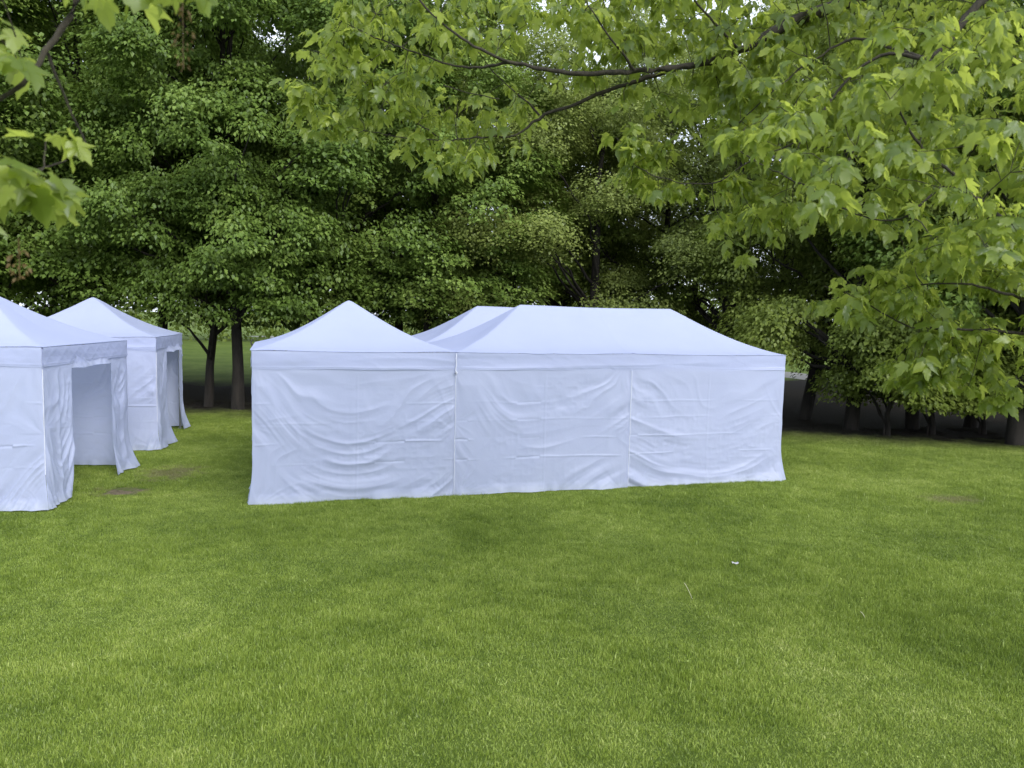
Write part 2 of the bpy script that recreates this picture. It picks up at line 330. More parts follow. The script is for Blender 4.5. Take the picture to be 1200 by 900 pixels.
def wall(parent, A, B, seed, z0=0.012, z1=EH - 0.03, u0=0.0, u1=1.0, flare0=0.0, flare1=0.0, slide0=0.0, slide1=0.0, lift=0.0, out=0.0, kl=.42, kr=.30, amp=1.0, name="side_wall"):
    """cloth wall from A to B (local xy); outward is to the right of A->B. u0..u1 = stretch of the side that is covered."""
    A = np.array(A, float); B = np.array(B, float); W = np.linalg.norm(B - A); T = (B - A) / W; N = np.array([T[1], -T[0]])
    wd = W * (u1 - u0); Hh = z1 - z0; nu = max(24, int(wd / 0.0135)); nv = int(Hh / 0.0135)
    def fn(U, Vv):
        dd = folds(U, Vv, wd, Hh, seed, kl, kr, amp * (1.0 if wd > 2 else 1.3), wd > 2)
        if wd < 2: dd = dd + 0.02 * ridged(U * wd * 3.5 + 0.25 * noise2(Vv * 2, U * 2, seed + 40), Vv * 0.5, seed + 41) * np.clip(1.15 - Vv, 0, 1)
        pin = 1 - 0.9 * np.clip((Vv - 0.78) / 0.10, 0, 1)
        low = np.clip(1 - Vv / 0.34, 0, 1) ** 2
        ed = np.minimum(U, 1 - U) * wd; dd = dd * np.clip(ed / 0.05, 0.08, 1)
        d = dd * pin + out + low * (flare0 * (1 - U) ** 2 + flare1 * U ** 2)
        hem = np.clip(1 - Vv * Hh / 0.16, 0, 1) * np.clip(ed / 0.15, 0.0, 1); x = U * wd
        d = d + hem ** 1.5 * (0.035 + 0.030 * noise2(x * 3.1, x * 0 + 1, seed + 50) + 0.016 * noise2(x * 10, x * 0, seed + 51))
        band = np.clip(1 - np.abs(Vv * Hh - 0.045) / 0.006, 0, 1); d = d + band * 0.0025
        edge = np.exp(-((x - 0.012) / 0.01) ** 2) + np.exp(-((x - wd + 0.012) / 0.01) ** 2); d = d + edge * 0.004
        tpos = (u0 * W + x) + low * (-slide0 * (1 - U) ** 2 + slide1 * U ** 2) + 0.006 * noise2(Vv * 9, U * 0, seed + 52) * (np.abs(2 * U - 1) ** 8) * np.sign(U - .5)
        z = z0 + Vv * Hh + (1 - Vv) ** 3 * (0.012 * noise2(x * 2.3, x * 0 + 2, seed + 53) + 0.008) + lift * (1 - Vv) * np.sin(math.pi * U)
        P = A + T * tpos[..., None] + N * d[..., None]
        return np.concatenate([P, z[..., None]], -1)
    return cloth_grid(fn, nu, nv, name, parent)

def valance(parent, A, B, seed, truss=0.0, zt=EH, out=0.012, pull=0.0):
    A = np.array(A, float); B = np.array(B, float); W = np.linalg.norm(B - A); T = (B - A) / W; N = np.array([T[1], -T[0]])
    nu = int(W / 0.015); nv = 26
    def fn(U, Vv):
        x = U * W; h = Vv * VAL
        d = out + 0.006 * ridged(Vv * 1.6 + 0.6 * noise2(x * .5, x * 0, seed), x * 0.35, seed + 1) + 0.003 * noise2(x * 3, h * 6, seed + 2) + (1 - Vv) * 0.008 * noise2(x * 1.3, x * 0 + 3, seed + 3)
        d = d + 0.0035 * np.exp(-((h - 0.035) / 0.007) ** 2) + 0.002 * ridged(x * 3.5 + h * 5, h * 4, seed + 6)
        if truss:
            p = (x / 0.75) % 1.0; k = 1 - Vv; q = np.minimum(np.abs(k - (1 - np.abs(2 * p - 1))), np.abs(k - np.abs(2 * p - 1)))
            d = d + truss * np.exp(-(q / 0.17) ** 2)
        sag = 0.012 * np.sin(math.pi * (x / 3.0 % 1.0))
        z = zt - 0.004 - sag * Vv - (1 - Vv) * (VAL + 0.008 * noise2(x * 1.7, x * 0 + 9, seed + 4)) 
        P = A + T * x[..., None] + N * d[..., None]
        return np.concatenate([P, z[..., None]], -1)
    return cloth_grid(fn, nu, nv, "valance", parent)

def roof(parent, Lx, Ly, seed, zt=EH, pk=PK):
    """hipped cloth roof over 0..Lx by 0..Ly, sagging between its ribs"""
    o = 0.03; nx = int((Lx + 2 * o) / 0.03) + 1; ny = int((Ly + 2 * o) / 0.03) + 1
    def fn(U, Vv):
        x = -o + U * (Lx + 2 * o); y = -o + Vv * (Ly + 2 * o)
        ex = np.minimum(x + o, Lx + o - x); ey = np.minimum(y + o, Ly + o - y); hw = Ly / 2 + o
        t = np.clip(np.minimum(ex, ey) / hw, 0, 1)
        g = t - 0.62 * t * (1 - t) ** 1.3
        hip = np.abs(ex - ey) / hw; sag = 0.05 * np.sin(math.pi * np.clip(t, 0, 1)) * (1 - np.exp(-(hip / 0.35) ** 2))
        z = zt + (pk - zt) * g - sag
        z = z - 0.012 * np.exp(-((1 - t) / 0.02) ** 2) * (Lx < 4)
        # small drag lines running down from the ridge and in from the corners
        r = np.hypot(ex, ey); an = np.arctan2(ey, ex)
        z = z + 0.007 * ridged(an * 6 + 10, r * 0.8, seed) * np.exp(-(r / 0.9) ** 2) * np.clip(r / .2, 0, 1)
        z = z + 0.006 * ridged(x * 2.3 + y, y * 1.1, seed + 1) * np.clip(noise2(x * .8, y * .8, seed + 2) + .3, 0, 1)
        if Lx > 4:
            z = z + 0.006 * np.exp(-((x - Lx / 2) / 0.03) ** 2) - 0.02 * t * np.exp(-((x - Lx / 2) / 1.0) ** 2)
        q = (t - 0.86) / 0.012; z = z + 0.0025 * np.exp(-q * q)
        sx = 0.014 * np.where(t < 0.02, np.sin(math.pi * (x / 3 % 1)), 0)
        z = z - sx
        return np.stack([x, y, z], -1)
    return cloth_grid(fn, nx, ny, "roof", parent)

def leg(parent, x, y, name="leg", z1=EH - 0.02):
    b = MB(); b.box((x, y, z1 / 2 + 0.01), (0.02, 0.02, z1 / 2 - 0.01)); b.box((x, y, 0.95), (0.027, 0.027, 0.05)); b.box((x, y, z1 - 0.06), (0.032, 0.032, 0.05)); b.box((x, y, 0.016), (0.05, 0.05, 0.006))
    return b.build(name, M_FRAME, parent, False)
def truss(parent, A, B, z1=EH - 0.06):
    A = np.array(A, float); B = np.array(B, float); W = np.linalg.norm(B - A); n = int(round(W / 0.75)); b = MB()
    for i in range(n):
        p = A + (B - A) * (i + .03) / n; q = A + (B - A) * (i + .97) / n
        for a, c in ((0.0, -0.24), (-0.24, 0.0)):
            b.tube([[*p, z1 + a], [*q, z1 + c]], 0.009, 6)
    return b.build("truss", M_FRAME, parent)
def strap(parent, x, y, z0, z1, seed=0):
    b = MB(); rs = np.random.RandomState(seed); P = [[x + 0.006 * rs.uniform(-1, 1), y - 0.035, z] for z in np.linspace(z1, z0, 9)]
    b.tube(P, [0.006] * 9, 6); b.tube([[x, y - 0.035, z0 + .02], [x + .016, y - 0.045, z0], [x, y - .05, z0 - .03], [x - .018, y - .045, z0 - .01], [x - .004, y - .04, z0 + .02]], 0.009, 6)
    return b.build("tie_strap", M_STRAP, parent)

def frame_parts(root, Lx, Ly):
    xs = [0.05, Lx - 0.05] if Lx < 4 else [0.05, Lx / 2, Lx - 0.05]
    for x in xs:
        for y in (0.05, Ly - 0.05): leg(root, x, y)
    truss(root, (0.05, 0.06), (Lx - 0.05, 0.06)); truss(root, (0.05, Ly - 0.06), (Lx - 0.05, Ly - 0.06))
    truss(root, (0.06, 0.05), (0.06, Ly - 0.05)); truss(root, (Lx - 0.06, 0.05), (Lx - 0.06, Ly - 0.05))

P0 = np.array([-3.745, 11.02]); TH = 0.300
u_ = np.array([math.cos(TH), math.sin(TH)]); v_ = np.array([-math.sin(TH), math.cos(TH)])
# square tent, left end of the joined block
o = P0; t1 = tag(empty("party_tent", (*o, 0), TH), "square white tent with pointed roof at the left end of the middle tent block", "tent", "white party tents on the lawn")
g = 0.0
roof(t1, 3 - g, 3, 11); frame_parts(t1, 3 - g, 3)
wall(t1, (0, 0), (3 - g, 0), 101, slide0=0.07, flare0=0.02, kl=.50, kr=.26, amp=1.15)
wall(t1, (0, 3), (0, 0), 131, flare1=0.05); wall(t1, (3 - g, 3), (0, 3), 161)
for a, b_, s in (((0, 0), (3 - g, 0), 1), ((0, 3), (0, 0), 2), ((3 - g, 3), (0, 3), 3)): valance(t1, a, b_, 500 + s * 10)
cb = MB(); cb.box((-0.05, 2.98, EH - 0.08), (0.035, 0.03, 0.05)); cb.tube([[-0.08, 2.98, EH - .06], [-.10, 2.97, EH], [-.07, 2.97, EH + .05]], .012, 6); cb.build("corner_clip", M_DARKCLIP, t1)
# long tent, the rest of the front of the block
o = P0 + 3 * u_; t2 = tag(empty("party_tent", (*o, 0), TH), "long white tent with a level ridge, front right of the middle tent block", "tent", "white party tents on the lawn")
RO = roof(t2, 6, 3, 23); frame_parts(t2, 6, 3)
wall(t2, (-0.012, 0), (3, 0), 207, out=0.006, kl=.50, kr=.38, amp=1.15); wall(t2, (2.985, 0), (6, 0), 263, out=0.011, slide1=0.12, flare1=0.04, kl=.18, kr=.22, amp=0.95)
wall(t2, (6, 0), (6, 3), 291, flare0=0.05); wall(t2, (6, 3), (3, 3), 297, amp=.6)
wall(t2, (3, 3), (0, 3), 298, amp=.6)
valance(t2, (0, 0), (6, 0), 540); valance(t2, (6, 0), (6, 3), 560); valance(t2, (6, 3), (0, 3), 570)
strap(t2, -0.004, 0, EH - VAL - 0.05, EH - 0.02, 3)
zb = MB(); rs = np.random.RandomState(5)
for x0 in (0.0, 3.004):
    zb = MB(); zb.tube([[x0 + 0.004 * rs.uniform(-1, 1), -0.016 - 0.005 * rs.rand(), z] for z in np.linspace(0.05, EH - VAL - .02, 40)], 0.0045, 6); zb.build("wall_zip", M_STRAP, t2)
# long tent behind
o = P0 + 3 * u_ + 3.05 * v_; t3 = tag(empty("party_tent", (*o, 0), TH), "long white tent behind the front two, only its ridge and left roof slope showing", "tent", "white party tents on the lawn")
roof(t3, 6, 3, 31); frame_parts(t3, 6, 3)
wall(t3, (6, 0), (6, 3), 331); wall(t3, (6, 3), (3, 3), 341, amp=.6); wall(t3, (3, 3), (0, 3), 342, amp=.6); wall(t3, (0, 3), (0, 0), 343, amp=.6)
for k, (a, b_) in enumerate((((0, 0), (6, 0)), ((6, 0), (6, 3)), ((6, 3), (0, 3)), ((0, 3), (0, 0)))): valance(t3, a, b_, 600 + 10 * k)

def side_tent(Q, T, seed, label, s0, s1, fl):
    """3 x 3 tent whose right side has its door flap open; Q = near right corner"""
    Q = np.array(Q, float); c, s = math.cos(T), math.sin(T); o = Q - 3 * np.array([c, s])
    r = tag(empty("party_tent", (*o, 0), T), label, "tent", "white party tents on the lawn")
    roof(r, 3, 3, seed); frame_parts(r, 3, 3)
    wall(r, (0, 0), (3, 0), seed + 100, flare1=fl[0], slide1=fl[0], kl=.2, kr=.62, amp=1.2)
    wall(r, (3, 3), (0, 3), seed + 130, z0=0.05, amp=.8); wall(r, (0, 3), (0, 0), seed + 160, amp=.8)
    wall(r, (3, 0), (3, 3), seed + 200, u0=0.0, u1=s0, flare1=fl[1], flare0=fl[0], slide0=fl[0], slide1=fl[2], name="door_flap")
    wall(r, (3, 0), (3, 3), seed + 230, u0=s1, u1=1.0, flare0=fl[3], flare1=fl[4], slide0=0.05, slide1=0.1, z0=0.03, name="door_flap")
    wall(r, (3, 0), (3, 3), seed + 260, u0=s0, u1=s1, z0=EH - VAL - 0.09, amp=.4, name="door_header")
    for k, (a, b_) in enumerate((((0, 0), (3, 0)), ((3, 0), (3, 3)), ((3, 3), (0, 3)), ((0, 3), (0, 0)))): valance(r, a, b_, seed + 300 + 10 * k, truss=0.0035 if k == 1 else 0.0015)
    b = MB(); b.tube([[3.004, -0.004, z] for z in np.linspace(0.5, EH - VAL - .04, 30)], 0.004, 6); b.build("corner_zip", M_STRAP, r)
    return r
side_tent((-6.448, 10.503), 0.114, 41, "square white tent with an open doorway, cut off by the left edge of the photo", 0.29, 0.775, (0.06, 0.0, -0.10, 0.10, 0.16))
side_tent((-7.118, 15.313), 0.248, 57, "open doorway white tent, farther back and half hidden by the left edge tent", 0.36, 0.87, (0.08, 0.22, -0.1, 0.10, 0.16))

# ------------------------------------------------------------------ trees
def leaf_quads(C, Nn, Tt, size, wr=0.72, fold=0.22):
    """folded kite leaves: C base points, Nn normals, Tt tip directions"""
    Tt = Tt / (np.linalg.norm(Tt, axis=1)[:, None] + 1e-9); S = np.cross(Tt, Nn); S /= np.linalg.norm(S, axis=1)[:, None] + 1e-9; Nn = np.cross(S, Tt)
    l = size[:, None]; wv = l * wr / 2
    b = C; tip = C + Tt * l - Nn * l * 0.10; a = C + Tt * l * 0.42 + S * wv + Nn * fold * wv; c = C + Tt * l * 0.42 - S * wv + Nn * fold * wv
    n = len(C); V = np.stack([b, a, tip, c], 1).reshape(-1, 3); i = np.arange(n)[:, None] * 4
    F = np.concatenate([i + np.array([[0, 1, 2]]), i + np.array([[0, 2, 3]])], 1).reshape(-1, 3)
    return V, F

def unit(rs, n):
    d = rs.normal(size=(n, 3)); return d / np.linalg.norm(d, axis=1)[:, None]

def make_tree(name, seed, H, Rad, zb, leaf, nclump, nleaf, mat, lean=(0, 0), tr=0.2, rc=(0.55, 1.0), fill=0.35, open_=0.0, stems=0):
    rs = np.random.RandomState(seed); root = empty(name, (0, 0, 0))
    zs = np.linspace(0, 1, 12); wob = np.cumsum(rs.normal(0, 0.05, (12, 2)), 0); wob -= wob[0]
    TP = np.c_[lean[0] * zs ** 1.2 + wob[:, 0], lean[1] * zs ** 1.2 + wob[:, 1], zs * H * 0.86]; TP[0, 2] = -0.08
    rad = tr * (1 - zs * 0.85) * (1 + 0.25 * np.exp(-zs * 30)) + .015
    b = MB(); b.tube(TP, rad, 10)
    # the crown is a heap of lobes, each lobe a shell of leaf clumps
    LB = []; nlobe = max(16, nclump // 20); side = rs.uniform(0.8, 1.15, 7)
    while len(LB) < nlobe:
        best = None
        for _ in range(12):
            h = rs.uniform(0, 1); a = rs.uniform(0, 2 * math.pi); prof = math.sqrt(max(0.05, 1 - (max(0, h - 0.25) / 0.80) ** 2.2)) * (0.80 + 0.20 * min(1, h / 0.18))
            rr = Rad * prof * side[int(a / 6.2832 * 7) % 7] * rs.choice([0.80, 0.72, 0.35], p=[.5, .35, .15]); z = zb + min(0.9, H * .1) + h * (H - zb - min(1.6, H * .2))
            q = np.array([rr * math.cos(a), rr * math.sin(a), z]); dm = min([np.linalg.norm((q - p[0]) * (1, 1, .9)) for p in LB] + [9]) * rs.uniform(.8, 1.2)
            if best is None or dm > best[0]: best = (dm, q)
        LB.append((best[1], rs.uniform(0.75, 1.45) * Rad / 3.9))
    C = []
    for k in range(nclump):
        c, lr = LB[rs.randint(len(LB))]; d = rs.normal(size=3); hd = c * (1, 1, 0); hd = hd / (np.linalg.norm(hd) + .3); d = d / np.linalg.norm(d) + hd * 0.55 + np.array([0, 0, 0.25]); d /= np.linalg.norm(d)
        p = c + d * lr * rs.uniform(1 - fill * .9, 1.05) * np.array([1, 1, .85]); z = max(p[2], zb + rs.uniform(0, .4))
        C.append((p[0] + np.interp(z / (H * .86), zs, TP[:, 0]), p[1] + np.interp(z / (H * .86), zs, TP[:, 1]), z))
    C = np.array(C)
    if open_:
        keep = noise2(C[:, 0] * .35 + 5, C[:, 2] * .35 + C[:, 1] * .2, seed + 3) > (-1 + 2 * open_) * 0.6; C = C[keep]
    # limbs reach towards a spread of clumps
    nl = 34
    for k in rs.choice(len(C), min(nl, len(C)), replace=False):
        e = C[k]; z0 = max(1.4, e[2] - np.hypot(e[0], e[1]) * rs.uniform(0.5, 0.95)); z0 = min(z0, H * .8)
        s = np.array([np.interp(z0 / (H * .86), zs, TP[:, 0]), np.interp(z0 / (H * .86), zs, TP[:, 1]), z0])
        q = np.linspace(0, 1, 8)[:, None]; mid = (s + e) / 2 + np.array([0, 0, rs.uniform(0.1, 0.6)]) + rs.normal(0, .15, 3)
        P = (1 - q) ** 2 * s + 2 * q * (1 - q) * mid + q ** 2 * e; P[1:-1] += rs.normal(0, 0.05, (6, 3))
        r0 = np.interp(z0 / (H * .86), zs, rad) * 0.45; b.tube(P, np.linspace(r0, 0.012, 8), 6)
    for k in range(stems):
        a = rs.uniform(0, 6.28); e = np.array([math.cos(a), math.sin(a), 0]) * rs.uniform(.8, 2.2); q = np.linspace(0, 1, 9)[:, None]
        P = q ** 1.5 * e + np.array([0, 0, 1]) * q * H * rs.uniform(.55, .8) + rs.normal(0, .05, (9, 3)); P[0] = (math.cos(a) * .12, math.sin(a) * .12, -.05); b.tube(P, np.linspace(tr * .5, .02, 9), 8)
    b.build("trunk", M_BARK, root)
    # leaves: each clump is a shallow drooping dome
    K = len(C); rcv = rs.uniform(rc[0], rc[1], K); ci = np.repeat(np.arange(K), nleaf); n = len(ci)
    d = unit(rs, n); d[:, 2] = np.abs(d[:, 2]) * 1.0 - 0.25; d /= np.linalg.norm(d, axis=1)[:, None]
    lump = 1 + 0.22 * noise2(d[:, 0] * 2.5 + ci * 3.7, d[:, 1] * 2.5 + d[:, 2] * 2 + ci * 1.3, seed + 8)
    rad_ = rcv[ci] * lump * (0.55 + 0.5 * rs.rand(n) ** 0.5)
    P = C[ci] + d * rad_[:, None] * np.array([1, 1, 0.78])
    hd = d * np.array([1, 1, 0]); outc = C[ci] - np.array([0, 0, 0]); outc = outc * np.array([1, 1, 0]); outc /= np.linalg.norm(outc, axis=1)[:, None] + 1e-6
    T = hd * 0.8 + outc * 0.5 + rs.normal(0, 0.45, (n, 3)); T[:, 2] -= rs.uniform(0.25, 1.3, n)
    Nn = d * 0.7 + np.array([0, 0, 0.7]) + outc * 0.35 + rs.normal(0, 0.24, (n, 3))
    V, F = leaf_quads(P, Nn, T, leaf * rs.uniform(0.6, 1.25, n))
    mesh_np("crown", V, F, mat, root)
    return root

def copy_tree(o, loc, rz, sc):
    c = o.copy(); COL.objects.link(c); c.location = loc; c.rotation_euler = (0, 0, rz); c.scale = sc
    for ch in o.children:
        d = ch.copy(); COL.objects.link(d); d.parent = c
    return c

PROTO = {
    'A': dict(seed=3, H=15.5, Rad=3.9, zb=2.0, leaf=0.125, nclump=760, nleaf=135, rc=(0.36, 0.78), mat=M_LEAF_A, tr=0.165),
    'B': dict(seed=14, H=14.5, Rad=3.8, zb=2.2, leaf=0.105, nclump=420, nleaf=190, mat=M_LEAF_B, tr=0.19, rc=(0.5, 1.0), fill=.5, open_=.12),
    'C': dict(seed=25, H=14, Rad=3.3, zb=2.6, leaf=0.11, nclump=330, nleaf=130, mat=M_LEAF_C, tr=0.15, rc=(0.4, .9), fill=.8, open_=.3, stems=3),
    'D': dict(seed=36, H=12.5, Rad=3.6, zb=1.3, leaf=0.115, nclump=560, nleaf=120, rc=(0.35, .75), mat=M_LEAF_C, tr=0.17, fill=.45),
    'E': dict(seed=47, H=16, Rad=4.2, zb=2.2, leaf=0.130, nclump=720, nleaf=130, rc=(0.38, 0.80), mat=M_LEAF_A, tr=0.13, fill=.4, open_=.05),
}
# px of the trunk in the photo, depth, kind, height scale, width scale, label
TREES = [
    (-170, 20, 'A', 1.0, 1.1, "leafy maple at the far left end of the wood, mostly out of frame"),
    (-10, 23, 'E', 1.0, 1.05, "dense green maple above the roof of the left edge tent"),
    (120, 24, 'A', 1.05, 1.1, "dense maple behind the pointed roof of the half hidden left tent"),
    (243, 22.6, 'E', .95, .85, "maple on the thinner of the two trunks in the gap between the tents"),
    (277, 22.0, 'A', 1.0, .9, "maple on the thick dark trunk close to the left corner of the middle tents"),
    (395, 23.5, 'E', .92, 1.0, "dark green maple behind the peak of the square middle tent"),
    (500, 24.5, 'A', .85, 1.0, "maple in the dip between the pointed roof and the long roof"),
    (600, 26.5, 'B', .88, 1.0, "fine leaved tree behind the left end of the long roof ridge"),
    (690, 25.5, 'B', .80, 1.0, "pale fine leaved tree behind the middle of the long roof ridge"),
    (775, 27, 'D', .95, 1.0, "round bushy tree behind the right end of the long roof ridge"),
    (850, 25, 'C', 1.0, 1.0, "thin open tree with bare stems behind the right roof slope"),
    (905, 26.5, 'C', .95, 1.05, "sparse tree with stems showing, just behind the right end of the long tent"),
    (946, 22.8, 'C', 1.0, .95, "tree on a leaning trunk beside the right corner of the long tent"),
    (1001, 20.6, 'D', 1.05, .95, "tree on the stout dark trunk right of the long tent"),
    (1074, 21.3, 'D', .95, .9, "low hung tree between the stout trunk and the thin leaning trunk"),
    (1142, 22.0, 'C', 1.0, 1.0, "tree on a thin leaning trunk under the hanging maple leaves"),
    (1196, 18.8, 'A', 1.0, 1.0, "tree on the thick trunk at the right edge of the photo"),
    (1330, 19, 'D', 1.1, 1.1, "leafy tree past the right edge of the photo, its crown leaning in"),
    # behind
    (-60, 31, 'A', 1.2, 1.2, "tall maple in the second row at the left edge"),
    (70, 33, 'E', 1.2, 1.2, "tall maple in the second row behind the two left tents"),
    (190, 31, 'A', 1.2, 1.1, "tall maple in the second row left of the trunk gap"),
    (345, 31, 'E', 1.15, 1.2, "tall maple in the second row behind the square middle tent"),
    (465, 32, 'A', 1.1, 1.1, "tall maple in the second row left of the sky gap"),
    (560, 34, 'D', 1.25, 1.2, "second row tree directly left of the sky gap"),
    (655, 36, 'B', .85, 1.2, "shorter second row tree under the sky gap"),
    (745, 34, 'B', 1.1, 1.1, "tall fine leaved second row tree right of the sky gap"),
    (800, 36, 'C', 1.15, 1.0, "tall open second row tree with sky showing through it"),
    (960, 34, 'B', 1.25, 1.2, "tall fine leaved second row tree right of the long tent"),
    (1060, 31, 'A', 1.15, 1.1, "tall maple in the second row behind the hanging leaves"),
    (1290, 31, 'E', 1.2, 1.2, "tall maple in the second row at the right edge"),
]
SHRUBS = [
    (1045, 19.8, 1.0, 1.0, "low spreading bush under the trees right of the stout trunk"),
    (1098, 20.3, 1.15, .9, "low bush under the hanging leaves, left of the thin leaning trunk"),
    (1158, 20.6, 1.05, .85, "low bush between the thin leaning trunk and the thick right trunk"),
    (1240, 20, 1.3, 1.2, "low bush past the thick trunk at the right edge"),
]
proto_used = {}
for i, (px, Z, kd, hs, ws, lab) in enumerate(TREES):
    x = (px - 600) / FPX * Z; rs = np.random.RandomState(900 + i); rz = rs.uniform(0, 6.28)
    if kd not in proto_used: proto_used[kd] = make_tree("tree", **PROTO[kd]); o = proto_used[kd]; o.location = (x, Z, 0); o.rotation_euler = (0, 0, rz); o.scale = (ws, ws, hs)
    else: o = copy_tree(proto_used[kd], (x, Z, 0), rz, (ws, ws, hs))
    ln = {946: 9, 1142: 11, 905: 5, 1074: -3, 277: -2, 243: 2}.get(px, rs.uniform(-3, 3))
    o.rotation_euler = (Matrix.Rotation(R(ln), 3, 'Y') @ Matrix.Rotation(R(rs.uniform(-2, 2)), 3, 'X') @ Matrix.Rotation(rz, 3, 'Z')).to_euler()
    tag(o, lab, "tree", "trees of the wood behind the tents")
sh0 = None
for i, (px, Z, ws, hs, lab) in enumerate(SHRUBS):
    x = (px - 600) / FPX * Z; rs = np.random.RandomState(700 + i)
    if sh0 is None: sh0 = make_tree("shrub", seed=58, H=3.6, Rad=1.8, zb=.70, leaf=.10, nclump=190, nleaf=110, mat=M_LEAF_C, tr=0.05, rc=(.3, .6), fill=.6, stems=3); o = sh0; o.location = (x, Z, 0); o.rotation_euler = (0, 0, 1); o.scale = (ws, ws, hs)
    else: o = copy_tree(sh0, (x, Z, 0), rs.uniform(0, 6.28), (ws, ws, hs))
    tag(o, lab, "bush", "bushes under the trees")
bpy.context.view_layer.update()

# far wood that reads as one mass beyond the field
def far_wood():
    rs = np.random.RandomState(77); C = []
    for x in np.arange(-120, 121, 3.0):
        if -4 < x < 30: hh = 6
        else: hh = 17
        for k in range(26): C.append((x + rs.normal(0, 1.5), 74 + rs.uniform(-4, 5) , rs.uniform(0.6, hh)))
    C = np.array(C); n = 60; ci = np.repeat(np.arange(len(C)), n); d = unit(rs, len(ci)); P = C[ci] + d * 1.9 * (0.4 + 0.6 * rs.rand(len(ci)))[:, None]
    P[:, 2] = np.maximum(P[:, 2], .05)
    V, F = leaf_quads(P, d + np.array([0, 0, .6]), d + rs.normal(0, .5, d.shape) - np.array([0, 0, .6]), 0.5 * rs.uniform(.6, 1.3, len(ci)))
    tag(mesh_np("far_wood", V, F, M_LEAF_C), kind="stuff")
far_wood()

# ------------------------------------------------------------------ overhanging maples (close to the camera)
HALF = [(0.10, -0.10), (0.30, -0.06), (0.44, 0.02), (0.34, 0.12), (0.48, 0.24), (0.66, 0.44), (0.50, 0.46), (0.34, 0.43), (0.30, 0.56), (0.25, 0.72), (0.13, 0.78)]
LOBED = np.array([(0, 0.30), (0, 0)] + HALF + [(0, 1.02)] + [(-x, y) for x, y in HALF[::-1]])
HF2 = [(0.10, 0.03), (0.20, 0.14), (0.27, 0.30), (0.25, 0.42), (0.27, 0.50), (0.17, 0.66), (0.15, 0.74), (0.06, 0.90)]
OVATE = np.array([(0, 0.42), (0, 0)] + HF2 + [(0, 1.04)] + [(-x, y) for x, y in HF2[::-1]])
def maple_leaves(C, Nn, Tt, size, rs, pts=LOBED):
    """five-lobed leaves; each with its stalk, folded along the midrib and drooping at the lobes"""
    n = len(C); Tt = Tt / np.linalg.norm(Tt, axis=1)[:, None]; S = np.cross(Tt, Nn); S /= np.linalg.norm(S, axis=1)[:, None] + 1e-9; Nn = np.cross(S, Tt)
    m = len(pts)
    ax = np.abs(pts[:, 0]); cup = rs.uniform(-0.1, 0.45, n)[:, None]; drp = rs.uniform(0.05, 0.5, n)[:, None]; wv = rs.uniform(0.8, 1.1, n)[:, None]
    jit = 1 + 0.07 * rs.normal(size=(n, m))
    Zl = (-cup * 0.8) * ax[None] ** 1.3 + 0.35 * ax[None] * (rs.rand(n)[:, None] < .4) - drp * pts[:, 1][None] ** 2 * 0.6 + 0.05 * np.exp(-(ax[None] / 0.08) ** 2) * 0 + 0.03 * rs.normal(size=(n, m))
    Zl[:, 0] += 0.03
    l = size[:, None, None]; off = 0.0
    V = C[:, None] + l * ((pts[None, :, 0] * wv * jit)[..., None] * S[:, None] + (pts[None, :, 1] * jit)[..., None] * Tt[:, None] + Zl[..., None] * Nn[:, None])
    k = np.arange(1, m); k2 = np.r_[k[1:], 1]
    F = np.stack([np.zeros(m - 1, int), k, k2], -1)
    FF = (np.arange(n)[:, None, None] * m + F[None]).reshape(-1, 3)
    return V.reshape(-1, 3), FF

